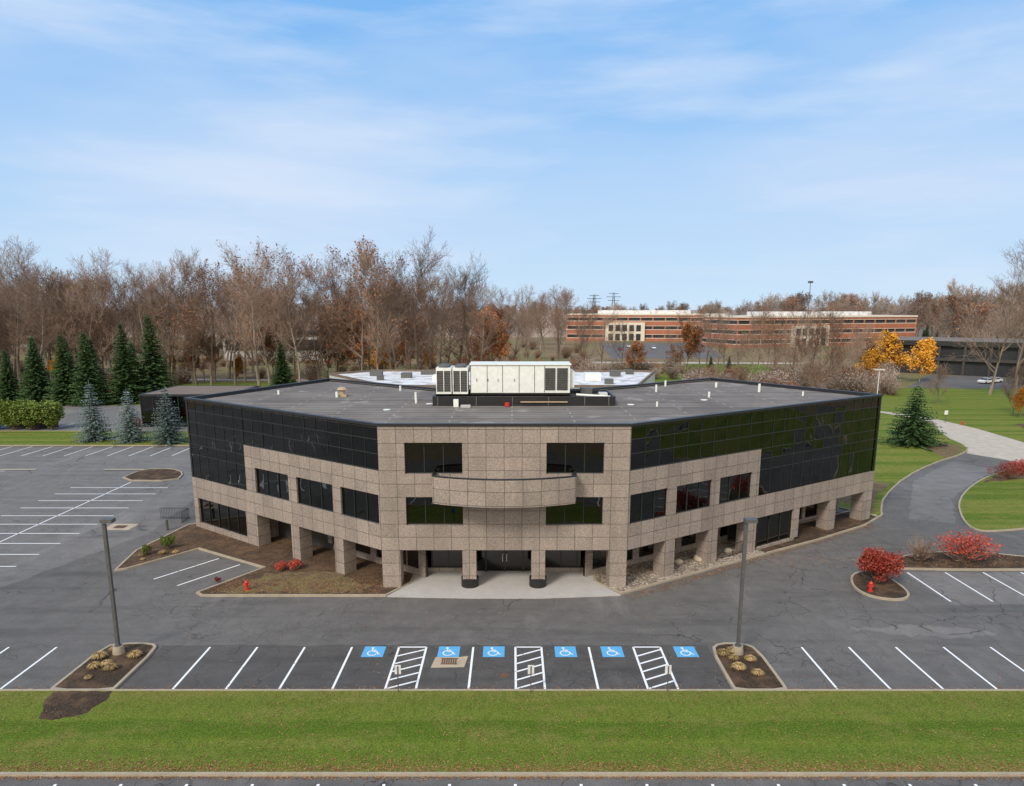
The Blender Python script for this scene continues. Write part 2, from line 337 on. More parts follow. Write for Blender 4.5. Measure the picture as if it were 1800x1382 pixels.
# ------------------------------------------------------------------ painted markings
mk=MB()
def stripe(a,b,w=.12,mat='white',z=.009):
    d=Vector((b[0]-a[0],b[1]-a[1])); d.normalize(); n=Vector((-d.y,d.x))*w/2
    mk.face([(a[0]-n.x,a[1]-n.y,z),(b[0]-n.x,b[1]-n.y,z),(b[0]+n.x,b[1]+n.y,z),(a[0]+n.x,a[1]+n.y,z)],mat)
NEAR,FAR=32.45,37.05
for x in [-26.7,-17.7,-14.93,-12.15,-9.38,-2.27,4.5,16.98,19.75,22.5,25.3,28.05,30.8,-29.5,-32.2]:
    stripe((x,NEAR),(x,FAR))
def hatch(x0,x1):
    stripe((x0,NEAR),(x0,FAR)); stripe((x1,NEAR),(x1,FAR)); stripe((x0,FAR),(x1,FAR))
    y=NEAR+.15
    while y<FAR-.9:
        stripe((x0+.06,y),(x1-.06,y+.75)); y+=.85
hatch(-6.62,-5.02); hatch(.2,1.72); hatch(7.1,8.68)
for cx in (-8.0,-3.65,-1.05,3.1,5.8,10.05):
    cy=36.5; h=.62; mk.face([(cx-h,cy-h,.013),(cx+h,cy-h,.013),(cx+h,cy+h,.013),(cx-h,cy+h,.013)],'blue')
    arc=[(cx-.05+.27*math.cos(a),cy-.17+.27*math.sin(a)) for a in [math.radians(100+i*20) for i in range(13)]]
    for i in range(12): stripe(arc[i],arc[i+1],.07,'white',.018)
    for a,b in [((-.10,.30),(-.06,.0)),((-.06,.0),(.2,-.02)),((.2,-.02),(.3,-.32)),((.3,-.32),(.4,-.28)),((-.08,.17),(.14,.14))]:
        stripe((cx+a[0],cy+a[1]),(cx+b[0],cy+b[1]),.085,'white',.022)
    mk.face([(cx-.12+.085*math.cos(a*math.pi/4),cy+.42+.085*math.sin(a*math.pi/4),.018) for a in range(8)],'white')
x=-30
while x<30: stripe((x,20.5),(x,25.3)); x+=2.74
for x in (29.75,32.6,35.45,38.3,41.1): stripe((x,43.4),(x,48.6))
stripe((-43.6,46),(-43.6,75.8))
y=47.2
while y<75: stripe((-49,y),(-38.2,y)); y+=2.62
y=47.2
while y<82: stripe((-73,y),(-62,y)); y+=2.62
stripe((-67.5,46),(-67.5,80))
x=-72
while x<-33: stripe((x,90),(x,96.4)); x+=2.9
for a,b in [((-26.3,47.3),(-23.3,51.5)),((-24,46.1),(-21.1,50.2))]: stripe(a,b)
for i in range(9): stripe((-100+i*3,112),(-100+i*3,117))
mk.obj('parking_markings')
dr=MB(); dr.face([(x_,y_,.014) for x_,y_ in [(-4.5,34.7),(-2.65,34.75),(-2.5,36.0),(-3.0,35.87),(-4.35,35.87)]],'patch')
for i in range(7): dr.wbox(-3.95+i*.125,-3.88+i*.125,35.1,35.65,.016,.04,'rust')
dr.wbox(-4.0,-3.05,35.05,35.1,.016,.045,'rust'); dr.wbox(-4.0,-3.05,35.65,35.7,.016,.045,'rust'); dr.obj('storm_drain')
dr=MB(); dr.face([(-36.8,58.6,.012),(-34.4,58.6,.012),(-34.4,60.4,.012),(-36.8,60.4,.012)],'patch')
for i in range(7): dr.wbox(-36.1+i*.15,-36.02+i*.15,59.1,59.9,.014,.04,'rust')
dr.obj('storm_drain')
m=MB(); m.cyl((0,0,.006),(0,0,.016),.28,.28,'rust',20); m.obj('manhole_cover',loc=(-.4,33.9,0))

# ------------------------------------------------------------------ main office building
BLD=empty('office_building')
P0l=(-9.15,45.57); P0r=(8.1,45.57); L=(-28.7,59.5); Rr=(33.7,61.8); LB=(-20.5,76.5); RB=(22.5,77.2)
IL=(-6.7,66.3); IR=(7.3,66.3)
def frame(a,b,flip=False):
    d=Vector((b[0]-a[0],b[1]-a[1])); ln=d.length; d.normalize()
    n=Vector((d.y,-d.x))
    mid=Vector(((a[0]+b[0])/2,(a[1]+b[1])/2))-Vector((0,62))
    if n.dot(mid)<0: n=-n
    return ((a[0],a[1]),(d.x,d.y),(n.x,n.y)),ln
fC,lC=frame(P0l,P0r); fL,lL=frame(P0l,L); fR,lR=frame(P0r,Rr); fEL,lEL=frame(L,LB); fER,lER=frame(Rr,RB)
st=MB(); gl=MB(); mu=MB()
BAND0,BAND1=2.85,4.72; W1=6.85; T0=8.6; TOP=11.68
def panes(f,a,b,n,pitch,rows,tilt=.007):
    """individual glass lites, each set with its own tiny tilt as real glazing is"""
    O,t,nn=f; k=max(1,round((b-a)/pitch))
    for i in range(k):
        for h0,h1 in rows:
            x0=a+(b-a)*i/k; x1=a+(b-a)*(i+1)/k
            def P(s_,o,h): return (O[0]+t[0]*s_+nn[0]*o,O[1]+t[1]*s_+nn[1]*o,h)
            tl=random.gauss(0,tilt); tv=random.gauss(0,tilt*.6)
            tl=max(-.015,min(.015,tl)); tv=max(-.01,min(.01,tv))
            pts=[P(x0,n-tl-tv,h0),P(x1,n+tl-tv,h0),P(x1,n+tl+tv,h1),P(x0,n-tl+tv,h1)]
            if (t[0]*nn[1]-t[1]*nn[0])>0: pts=pts[::-1]
            gl.face(pts,'glass')
def wingwall(f,ln,wins,piers,gs,colsx,eps):
    st.box(f,0,ln,-.4,0,BAND0+eps,BAND1,'stone')
    st.box(f,0,gs,-.4,0,W1,T0,'stone')
    for a,b in piers: st.box(f,a,b,-.4,0,BAND1,W1,'stone')
    st.box(f,0,.12,-.4,-.003,BAND1,W1,'stone')
    for a,b in wins:
        panes(f,a,b,-.18,(b-a)/3,[(BAND1,W1)])
        for k in range(4): 
            x=a+(b-a)*k/3; mu.box(f,x-.03,x+.03,-.25,-.12,BAND1,W1,'mull')
        mu.box(f,a,b,-.25,-.10,BAND1,BAND1+.06,'mull'); mu.box(f,a,b,-.25,-.10,W1-.06,W1,'mull')
    n=round(ln/1.37); pit=ln/n
    panes(f,0,gs,-.06,pit,[(T0,9.75),(9.75,10.75),(10.75,TOP)])
    panes(f,gs,ln,-.06,pit,[(BAND1,W1),(W1,7.75),(7.75,T0),(T0,9.75),(9.75,10.75),(10.75,TOP)])
    def vm(a,b,lo):
        k=max(1,round((b-a)/pit))
        for i in range(k+1):
            x=a+(b-a)*i/k; mu.box(f,x-.018,x+.018,-.2,-.03,lo,TOP,'mull')
    vm(0,gs,T0); vm(gs,ln,BAND1)
    for h in (10.75,9.75): mu.box(f,0,ln,-.2,-.015,h-.028,h+.028,'mull')
    mu.box(f,0,gs,-.2,-.015,T0,T0+.05,'mull')
    for h in (8.6,7.75,6.85): mu.box(f,gs,ln,-.2,-.015,h-.028,h+.028,'mull')
    for a,b in colsx: st.box(f,a,b,-1.15,-.002,0,BAND0+eps,'stone')
wingwall(fL,lL,[(.12,4.05),(4.95,9.1),(10.1,14.4)],[(4.05,4.95),(9.1,10.1),(14.4,15.7)],15.7,[(4.0,5.0),(9.1,10.1),(14.55,15.55)],.004)
wingwall(fR,lR,[(.12,3.7),(4.6,8.3),(9.2,12.9)],[(3.7,4.6),(8.3,9.2),(12.9,13.8)],13.8,[(3.65,4.65),(8.25,9.25),(12.85,13.85),(23.7,24.7),(28.9,lR)],.007)
st.box(fL,15.56,lL,-.4,-.004,0,.55,'stone'); panes(fL,16.1,23.3,-.2,1.44,[(.55,BAND0)])
st.box(fL,15.56,16.1,-.4,-.004,.55,BAND0,'stone'); st.box(fL,23.3,lL,-.4,-.004,.55,BAND0,'stone')
for i in range(6): mu.box(fL,16.1+i*1.44-.03,16.1+i*1.44+.03,-.25,-.14,.55,BAND0,'mull')
st.box(fL,15.56,15.9,-3.2,-.4,0,BAND0,'stone')
st.box(fR,14.2,18.9,-.4,-.004,0,.3,'stone'); panes(fR,14.2,18.6,-.2,1.46,[(.3,BAND0)]); st.box(fR,18.6,19.4,-.4,-.004,.3,BAND0,'stone')
for i in range(4): mu.box(fR,14.2+i*1.45-.03,14.2+i*1.45+.03,-.25,-.14,.3,BAND0,'mull')
st.box(fC,0,lC,-.4,0,BAND0,4.68,'stone')
for a,b in [(0,1.8),(5.75,11.5),(15.45,lC)]: st.box(fC,a,b,-.4,0,4.68,TOP,'stone')
for a,b in [(1.8,5.75),(11.5,15.45)]:
    st.box(fC,a,b,-.4,-.003,6.72,8.35,'stone'); st.box(fC,a,b,-.4,-.003,10.55,TOP,'stone')
    for h0,h1 in [(4.68,6.72),(8.35,10.55)]:
        panes(fC,a,b,-.3,(b-a)/3,[(h0,h1)])
        for k in range(4):
            x=a+(b-a)*k/3; mu.box(fC,x-.03,x+.03,-.34,-.24,h0,h1,'mull')
        mu.box(fC,a,b,-.34,-.22,h0,h0+.06,'mull'); mu.box(fC,a,b,-.34,-.22,h1-.06,h1,'mull')
for a,b in [(.02,1.3),(15.95,lC-.02)]: st.box(fC,a,b,-1.25,-.003,0,BAND0,'stone')
for cx in (6.15,11.0):
    st.box(fC,cx-.48,cx+.48,-.96,-.003,.7,BAND0,'stone')
    x,yy=P0l[0]+cx,P0l[1]+.48; mu.cyl((x,yy,0),(x,yy,.72),.62,.62,'black',24)
def recess(f,s0,s1,n,step,pw,sill,mat='stone'):
    gl.box(f,s0,s1,n-.2,n,0,BAND0+.3,'glass')
    st.box(f,s0,s1,n,n+.10,0,sill,mat)
    x=s0
    while x<s1: st.box(f,x,min(x+pw,s1),n,n+.14,sill,BAND0+.2,mat); x+=step
recess(fL,-1.2,15.7,-3.2,2.55,.6,.6); recess(fR,-1.2,14.2,-3.2,2.3,.6,.5); recess(fR,19.3,lR-.4,-3.0,2.4,.45,.3)
gl.box(fC,1.2,16.0,-3.4,-3.2,0,3.1,'glass')
for a,b in [(1.2,1.9),(15.3,16.0)]: st.box(fC,a,b,-3.2,-3.0,0,BAND0+.1,'stone')
for a,b in [(1.9,5.6),(11.6,15.3)]:
    st.box(fC,a,b,-3.2,-3.08,0,.35,'stone')
    for k in range(4): mu.box(fC,a+(b-a)*k/3-.04,a+(b-a)*k/3+.04,-3.2,-3.1,.35,BAND0,'mull')
for a,b in [(5.6,5.95),(11.25,11.6)]: st.box(fC,a,b,-3.2,-2.9,0,BAND0+.1,'stone')
for x in (5.95,7.2,8.6,10.0,11.2): mu.box(fC,x-.05,x+.05,-3.2,-3.0,.07,BAND0,'mull')
mu.box(fC,5.95,11.25,-3.2,-3.02,2.2,2.3,'mull')
for x in (8.45,8.75): mu.box(fC,x-.02,x+.02,-3.02,-2.95,.9,1.5,'signw')
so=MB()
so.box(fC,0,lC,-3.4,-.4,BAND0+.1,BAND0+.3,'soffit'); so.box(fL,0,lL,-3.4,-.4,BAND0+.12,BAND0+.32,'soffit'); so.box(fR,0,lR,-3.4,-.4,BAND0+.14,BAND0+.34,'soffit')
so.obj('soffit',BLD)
for f,ln in ((fEL,lEL),(fER,lER)):
    gl.box(f,.02,ln,-.4,-.06,BAND1,TOP,'glass'); st.box(f,0.02,ln,-.42,-.01,BAND0+.01,BAND1,'stone')
    n=round(ln/1.37)
    for i in range(n+1): mu.box(f,ln*i/n-.018,ln*i/n+.018,-.2,-.02,BAND1,TOP,'mull')
    for h in (6.85,7.75,8.6,9.75,10.75): mu.box(f,0,ln,-.2,-.03,h-.03,h+.03,'mull')
    s0=0 if f is fEL else 3.0
    st.box(f,s0+.02,ln,-.42,-.012,0,.5,'stone'); gl.box(f,s0+.02,ln,-.4,-.1,.5,BAND0,'glass')
    for i in range(5): st.box(f,s0+(ln-s0)*i/4-.5*(i>0),s0+(ln-s0)*i/4+.5*(i<4),-.43,-.014,.5,BAND0,'stone')
def rear(a,b):
    f,ln=frame(a,b)
    O,t,n=f
    if n[1]<0: n=(-n[0],-n[1]); f=(O,t,n)
    st.box(f,0,ln,-.4,0,0,TOP,'stone')
    for h0 in (1,4.9,8.8):
        gl.box(f,1,ln-1,-.02,.02,h0,h0+1.9,'glass')
rear(LB,IL); rear(IL,IR); rear(IR,RB)
st.obj('stone_walls',BLD); gl.obj('windows',BLD); mu.obj('mullions',BLD)
foot=[P0l,P0r,Rr,RB,IR,IL,LB,L]
rf=MB(); rf.face([(x,y,11.56) for x,y in foot],'roof'); rf.obj('roof',BLD)
def ringwall(mb,p,w0,w1,h0,h1,mat):
    n=len(p); A=area(p)>0
    def off(d):
        o=[]
        for i in range(n):
            a,b,c=Vector(p[i-1]),Vector(p[i]),Vector(p[(i+1)%n]); d1=(b-a).normalized(); d2=(c-b).normalized()
            n1=Vector((d1.y,-d1.x)); n2=Vector((d2.y,-d2.x)); m=(n1+n2).normalized(); k=d/m.dot(n1); o.append(b+m*k*(1 if A else -1))
        return o
    o=off(w1); i_=off(w0)
    for k in range(n):
        j=(k+1)%n
        mb.face([(*o[k],h0),(*o[j],h0),(*o[j],h1),(*o[k],h1)],mat); mb.face([(*o[k],h1),(*o[j],h1),(*i_[j],h1),(*i_[k],h1)],mat)
        mb.face([(*i_[j],h0),(*i_[k],h0),(*i_[k],h1),(*i_[j],h1)],mat); mb.face([(*o[j],h0),(*o[k],h0),(*i_[k],h0),(*i_[j],h0)],mat)
cp=MB(); ringwall(cp,foot,-.28,.06,TOP-.001,11.86,'cap'); cp.obj('parapet_cap',BLD)
ip=MB(); ringwall(ip,foot,-.45,-.42,11.4,TOP,'cap'); ip.obj('parapet_inner',BLD)
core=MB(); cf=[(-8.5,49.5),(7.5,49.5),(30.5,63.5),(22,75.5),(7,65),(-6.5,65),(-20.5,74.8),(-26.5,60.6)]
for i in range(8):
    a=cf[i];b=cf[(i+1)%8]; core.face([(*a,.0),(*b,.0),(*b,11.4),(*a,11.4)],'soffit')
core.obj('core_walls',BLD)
bc=MB()
x0,x1=-5.35,4.3; yb=P0l[1]
pr=[(x0,yb),(x0,yb-1.15)]
for i in range(1,16):
    t=i/16; pr.append((x0+(x1-x0)*t, yb-1.15-1.05*math.sin(math.pi*t)**.8))
pr+=[(x1,yb-1.15),(x1,yb)]
ac=0
for i in range(len(pr)-1):
    a,b=pr[i],pr[i+1]; ln=math.hypot(b[0]-a[0],b[1]-a[1])
    bc.face([(*a,6.6),(*b,6.6),(*b,8.45),(*a,8.45)],'stone',[(ac,6.6),(ac+ln,6.6),(ac+ln,8.45),(ac,8.45)]); ac+=ln
cx=(x0+x1)/2
inn=[(cx+(x-cx)*.95, yb-(yb-y)*.86) for x,y in pr]
for i in range(len(pr)-1):
    a,b,c_,d=pr[i],pr[i+1],inn[i+1],inn[i]
    bc.face([(*a,8.45),(*b,8.45),(*c_,8.45),(*d,8.45)],'cap'); bc.face([(*c_,7.75),(*d,7.75),(*d,8.45),(*c_,8.45)],'stone',[(0,0),(.6,0),(.6,.7),(0,.7)])
bc.face([(x,y,6.6) for x,y in pr],'stone'); bc.face([(x,y,7.75) for x,y in inn],'conc'); 
for i in range(len(pr)-1):
    a,b=pr[i],pr[i+1]; bc.cyl((a[0],a[1]+.08,8.5),(b[0],b[1]+.08,8.5),.06,.06,'cap',6)
bc.obj('balcony',BLD)
RT=empty('rooftop_hvac_unit'); h=MB()
h.wbox(-6.6,8.6,56.3,56.5,11.56,12.35,'black'); h.wbox(-6.6,8.6,60.8,61.0,11.56,12.35,'black'); h.wbox(-6.6,-6.4,56.5,60.8,11.56,12.35,'black'); h.wbox(8.4,8.6,56.5,60.8,11.56,12.35,'black')
h.wbox(-6.4,8.4,56.5,60.8,11.57,11.8,'soffit')
h.wbox(-3.5,4.9,57.6,60.4,12.5,14.85,'hvac'); h.wbox(-3.6,5.0,57.5,60.5,14.85,14.93,'hvac'); h.wbox(-3.55,4.95,57.55,60.45,12.36,12.5,'black')
for i,x in enumerate([-3.5,-2.1,-.8,.6,1.9,2.75]): h.wbox(x-.02,x+.02,57.57,57.6,12.55,14.8,'pole')
h.wbox(2.8,3.65,57.54,57.6,12.75,14.6,'hvacd'); h.wbox(3.8,4.7,57.54,57.6,12.75,14.6,'hvacd')
for k in range(12):
    z=12.8+k*.15; h.wbox(2.8,3.65,57.50,57.539,z,z+.03,'black'); h.wbox(3.8,4.7,57.50,57.539,z,z+.03,'black')
h.wbox(4.95,5.3,58,60,12.9,14.3,'hvac')
for x in (-2.05,-1.2,.2,-3.0): h.wbox(x,x+.03,57.53,57.6,13.5,13.7,'black')
for cx0 in (-6.45,-5.05):
    h.wbox(cx0+.1,cx0+1.25,57.7,60.2,12.55,14.35,'hvacd'); h.wbox(cx0+.03,cx0+1.32,57.6,60.3,14.35,14.6,'hvac'); h.wbox(cx0+.03,cx0+1.32,57.6,60.3,12.4,12.56,'hvac')
    for x in (cx0+.03,cx0+.65,cx0+1.26):
        h.wbox(x,x+.06,57.6,57.69,12.56,14.35,'hvac')
    for k in range(8): h.wbox(cx0+.1,cx0+1.25,57.66,57.699,12.7+k*.2,12.73+k*.2,'black')
    for y in (58.3,59.6): h.cyl((cx0+.68,y,14.6),(cx0+.68,y,14.78),.5,.5,'hvacd',16)
for x in (-6.2,-3.0,0,3,6,8): h.wbox(x,x+.08,56.22,56.3,11.6,12.3,'hvacd')
h.cyl((5,59,12.1),(8.3,59,12.1),.15,.15,'hvacd'); h.cyl((5.5,58,12.3),(8.3,57.2,12.2),.1,.1,'hvac'); h.wbox(6,7,59.3,60.2,11.8,12.7,'hvacd'); h.wbox(7.4,8.1,57.5,58.3,11.8,12.5,'wall')
for i in range(9): h.wbox(.9+i*.42,.95+i*.42,55.96,56.14,11.9,11.94,'tan')
h.wbox(.7,4.6,55.9,55.95,11.9,11.96,'tan'); h.wbox(.7,4.6,56.15,56.2,11.9,11.96,'tan')
h.cyl((-.4,55.8,11.6),(-.4,55.8,11.9),.2,.2,'red'); h.wbox(-4.2,-3.4,55.2,55.7,11.57,11.75,'wall'); h.wbox(-4.8,-4.4,55.5,55.8,11.57,12.2,'hvac')
h.obj('housing',RT)
v=MB()
for x,y,r,hh in [(-16,62,.12,.5),(-8.2,58,.1,.4),(-22,64,.1,.4),(14,66,.1,.7),(18,62,.1,.5),(24,66,.12,.8),(21,70,.12,.5),(-11,67,.1,.5),(-8.5,60,.12,.7),(12,56,.08,.4),(16,71,.1,.6),(27,63,.08,.4)]:
    v.cyl((x,y,11.56),(x,y,11.56+hh),r,r,'hvac',10)
v.wbox(-16.1,-15.2,62.2,63.0,11.57,11.75,'tan'); v.cyl((-15.65,62.6,11.75),(-15.65,62.6,12.2),.25,.25,'tan'); v.cyl((-15.65,62.6,12.2),(-15.65,62.6,12.4),.48,.3,'tan')
for x,y in [(-10,54),(-7,57.5),(10,57),(9,61),(17,60)]: v.cyl((x,y,11.565),(x,y,11.6),.3,.3,'hvac',12)
v.obj('roof_vents',BLD)

def railing(pts,name='metal_railing'):
    m=MB()
    for i in range(len(pts)-1):
        a=Vector((*pts[i],0));b=Vector((*pts[i+1],0)); n=int((b-a).length/.15)
        for k in range(n+1):
            p=a.lerp(b,k/n); m.cyl(p,p+Vector((0,0,1.05)),.015,.015,'black',5)
        for z in (.15,1.05): m.cyl(a+Vector((0,0,z)),b+Vector((0,0,z)),.03,.03,'black',6)
    m.obj(name)
railing([(16.4,51.2),(18.3,52.4),(19.4,53.2)]); railing([(-33.2,62.0),(-30.5,62.0),(-30.5,60.5)])
b_=MB(); b_.cyl((-30.9,58.6,0),(-30.9,58.6,1.0),.12,.12,'pole'); b_.obj('bollard')

# ------------------------------------------------------------------ street furniture
def lamp(x,y,dx):
    e=empty('street_lamp',(x,y,0)); m=MB()
    m.cyl((0,0,0),(0,0,.55),.34,.28,'curb',20); m.cyl((0,0,.55),(0,0,.6),.2,.2,'pole',12)
    m.box(((0,0),(1,0),(0,1)),-.085,.085,-.085,.085,.55,8.0,'pole'); m.obj('pole',e)
    m=MB(); m.wbox(-.1 if dx>0 else -.55,.55 if dx>0 else .1,-.22,.22,7.92,8.12,'pole'); m.wbox(min(0,dx*.5),max(0,dx*.5),-.17,.17,7.88,7.92,'wall'); m.obj('lamp_head',e)
lamp(-22.56,36.2,1); lamp(12.95,36.2,1)
def postlamp(x,y,hh):
    e=empty('street_lamp',(x,y,0)); m=MB(); m.cyl((0,0,0),(0,0,hh),.1,.08,'wall',8); m.obj('pole',e)
    m=MB(); m.wbox(-.9,.9,-.2,.2,hh,hh+.2,'wall'); m.obj('lamp_head',e)
postlamp(64,119,9); postlamp(83,230,11); postlamp(-30,250,10)
def stallsign(x,y):
    e=empty('parking_sign',(x,y,.1)); m=MB(); m.wbox(-.025,.025,-.02,.02,-.1,1.45,'pole'); m.obj('post',e)
    m=MB(); m.wbox(-.16,.16,.025,.04,1.0,1.5,'signw'); m.wbox(-.15,.15,.041,.046,.99,1.49,'blue'); m.obj('plate',e)
for x in (-5.85,.97,8.0): stallsign(x,32.1)
def hydrant(x,y,z=.1):
    m=MB(); m.cyl((0,0,0),(0,0,.06),.17,.17,'red',14); m.cyl((0,0,.06),(0,0,.55),.11,.11,'red',14); m.cyl((0,0,.55),(0,0,.6),.15,.15,'red',14)
    m.cyl((0,0,.6),(0,0,.7),.13,.07,'red',14); m.cyl((0,0,.7),(0,0,.78),.03,.03,'red',8); m.cyl((-.2,0,.42),(.2,0,.42),.055,.055,'red',10); m.cyl((0,-.19,.42),(0,0,.42),.075,.075,'red',10)
    m.obj('fire_hydrant',loc=(x,y,z))
hydrant(-18.6,45.1); hydrant(25.05,44.9); hydrant(76.7,114.7,0)
m=MB(); m.cyl((0,0,0),(0,0,2.1),.04,.04,'pole'); m.wbox(-.3,.3,-.06,-.04,1.5,2.2,'signw'); m.obj('traffic_sign',loc=(75.2,117,0))

# ------------------------------------------------------------------ plants
def seg(mb,a,b,r0,r1,mat,k=3):
    d=b-a
    if d.length<1e-5: return
    d.normalize(); x=d.orthogonal().normalized(); y=d.cross(x)
    A=[a+(x*math.cos(2*math.pi*i/k)+y*math.sin(2*math.pi*i/k))*r0 for i in range(k)]
    B=[b+(x*math.cos(2*math.pi*i/k)+y*math.sin(2*math.pi*i/k))*r1 for i in range(k)]
    for i in range(k): mb.face([A[i],A[(i+1)%k],B[(i+1)%k],B[i]],mat)
def rv(): 
    return Vector((U(-1,1),U(-1,1),U(-1,1))).normalized()
def leafq(mb,p,s,mat):
    a=rv()*s; b=a.orthogonal().normalized()*s*U(.5,.9)
    mb.face([p-a,p+b,p+a,p-b],mat)
def bare_tree(name,H,seed,leaf=None,nleaf=0,tw='twig',spread=1.0,rt=None,tipr=.02,low=.3,leafs=.22):
    random.seed(seed); mb=MB(); tips=[]; rt=rt or H*.012
    def grow(p,d,ln,r,lev):
        ns=4 if lev<=1 else 3 if lev==2 else 2
        q=p; mat='bark' if lev<=1 else tw
        for i in range(ns):
            d=(d+rv()*(.2 if lev<3 else .3)+Vector((0,0,.10))).normalized()
            e=q+d*ln/ns; ra=r*(1-i/ns*.75); rb=r*(1-(i+1)/ns*.75)
            seg(mb,q,e,max(ra,tipr*.8),max(rb,tipr*.6),mat,5 if lev==0 else 4 if lev==1 else 3)
            if lev<4:
                nb={0:0,1:2,2:2,3:1}[lev]
                for _ in range(nb):
                    if lev==1 and i==0: continue
                    az=rv(); nd=(d*.75+az*.75+Vector((0,0,.15))).normalized()
                    grow(q.lerp(e,U(.2,1)),nd,ln*U(.38,.62),rb*.6,lev+1)
            q=e
        if lev>=3: tips.append(q)
        elif lev>0: 
            for _ in range(2): grow(q,(d+rv()*.5).normalized(),ln*.5,r*.25,lev+1)
    p=Vector((0,0,-.1)); d=Vector((U(-.05,.05),U(-.05,.05),1)); n=9
    for i in range(n):
        d=(d+rv()*.09+Vector((0,0,.12))).normalized(); e=p+d*H*.9/n
        ra=rt*(1-i/n*.85); rb=rt*(1-(i+1)/n*.85); seg(mb,p,e,ra,rb,'bark',7)
        fr=(i+1)/n
        if fr>low:
            for _ in range(2 if fr<.95 else 4):
                az=U(0,6.283); up=U(.4,1.0)+fr*.5
                nd=Vector((math.cos(az),math.sin(az),up)).normalized()
                grow(p.lerp(e,R()),nd,H*spread*U(.26,.36)*(1.15-fr*.5),rb*.6,1)
        p=e
    if leaf:
        for _ in range(nleaf):
            t=random.choice(tips); leafq(mb,t+rv()*U(0,.7),leafs*U(.6,1.3),leaf)
    me=mb.mesh(name); return me
def inst(name,me,x,y,z=0,s=1,rz=None,parent=None,sz=None):
    o=bpy.data.objects.new(name,me); o.location=(x,y,z); o.rotation_euler=(0,0,U(0,6.28) if rz is None else rz); o.scale=(s,s,sz or s)
    COL.objects.link(o)
    if parent: o.parent=parent
    return o
def conifer(name,H,Rb,seed,mat,dens=1.0,size=.3,base=.04):
    random.seed(seed); mb=MB(); seg(mb,Vector((0,0,0)),Vector((0,0,H)),H*.016,.02,'bark',6)
    lv=int(H*3.0)
    for i in range(lv):
        t=base+(1-base)*i/lv; z=t*H; r=Rb*(1-t)**.85+.12; nb=max(4,int(12*(1-t)*dens)+4); ph=U(0,6)
        for k in range(nb):
            az=ph+6.283*k/nb+U(-.25,.25); rr=r*U(.6,1.2); dirv=Vector((math.cos(az),math.sin(az),0))
            tip=Vector((0,0,z))+dirv*rr+Vector((0,0,-rr*.22+U(-.1,.1)))
            root=Vector((0,0,z)); n=max(2,int(rr/.34))
            for j in range(n):
                f=(j+.8)/n; p=root.lerp(tip,f)+Vector((0,0,rr*.12*f*f)); w=size*(1.15-.5*f)
                side=Vector((-dirv.y,dirv.x,0))
                for sg in (-1,1):
                    a=p; b=p+side*sg*w*U(.7,1.3)+dirv*w*.8+Vector((0,0,-w*U(.1,.6))); c_=p+dirv*w*1.1+Vector((0,0,-w*.15)); 
                    mb.face([a,a+side*sg*w*.55+Vector((0,0,-w*.4)),b,c_],mat)
                leafq(mb,p+rv()*.1,w*.55,mat)
    seg(mb,Vector((0,0,H-.1)),Vector((0,0,H+.5)),.05,.01,mat,4)
    return mb.mesh(name)
def bush(name,rx,ry,h,seed,mat,n,ls,stems=10,lobes=9,gap=.35):
    random.seed(seed); mb=MB(); L_=[]
    for i in range(lobes):
        az=6.283*i/lobes+U(-.4,.4); rr=U(.25,.7); L_.append((Vector((math.cos(az)*rx*rr,math.sin(az)*ry*rr,h*U(.35,.8))),U(.28,.42)))
    L_.append((Vector((0,0,h*.6)),.5))
    for i in range(stems*3):
        c_,r=random.choice(L_); e=c_+rv()*.25*h; s=Vector((U(-.1,.1)*rx,U(-.1,.1)*ry,0)); m_=s.lerp(e,.5)+rv()*.1*h
        seg(mb,s,m_,.03,.02,'twig'); seg(mb,m_,e,.02,.008,'twig')
    for i in range(n):
        c_,r=random.choice(L_); d=rv(); k=r*U(.55,1.08)
        p=c_+Vector((d.x*k*rx,d.y*k*ry,d.z*k*h*.8)); 
        if p.z<.05 or noise.noise(p*2.2/max(ls*4,.4))<-gap: continue
        leafq(mb,p,ls*U(.6,1.3),mat)
    return mb.mesh(name)
def tuft(name,r,h,seed,mat,n):
    random.seed(seed); mb=MB()
    for i in range(n):
        az=U(0,6.283); lean=U(.1,1.0); L0=h*U(.6,1.15); b0=Vector((math.cos(az)*U(0,.12),math.sin(az)*U(0,.12),0)); o=Vector((math.cos(az),math.sin(az),0))
        m1=b0+o*r*lean*.45+Vector((0,0,L0*.7)); m2=b0+o*r*lean*1.05+Vector((0,0,L0*(.95-lean*.55))); s=Vector((-o.y,o.x,0))*.022
        mb.face([b0-s,b0+s,m1+s,m1-s],mat); mb.face([m1-s,m1+s,m2],mat)
    return mb.mesh(name)

T=[bare_tree('bare_tree_mesh%d'%i,27,100+i,leaf='brownleaf' if i in (1,4) else None,nleaf={1:500,4:1300}.get(i,0),spread=[1,.95,1.1,.9,1.05,1.15][i],tipr=.026,rt=.38) for i in range(6)]
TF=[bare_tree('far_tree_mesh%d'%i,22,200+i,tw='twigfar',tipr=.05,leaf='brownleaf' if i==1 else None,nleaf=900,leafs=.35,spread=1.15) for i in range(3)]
oak=bare_tree('oak_mesh',14,31,leaf='oakleaf',nleaf=4200,low=.2,spread=1.2,leafs=.26)
yel=bare_tree('yellow_tree_mesh',10,33,leaf='yleaf',nleaf=5200,low=.12,spread=1.0,leafs=.22)
small=bare_tree('small_bare_mesh',8,41,low=.15,tipr=.014,spread=1.1)
brush=[bush('brush_mesh%d'%i,3.2,3.2,4.5,50+i,['brownleaf','twigfar','greenb'][i],[300,500,350][i],.15,stems=90,lobes=12) for i in range(3)]

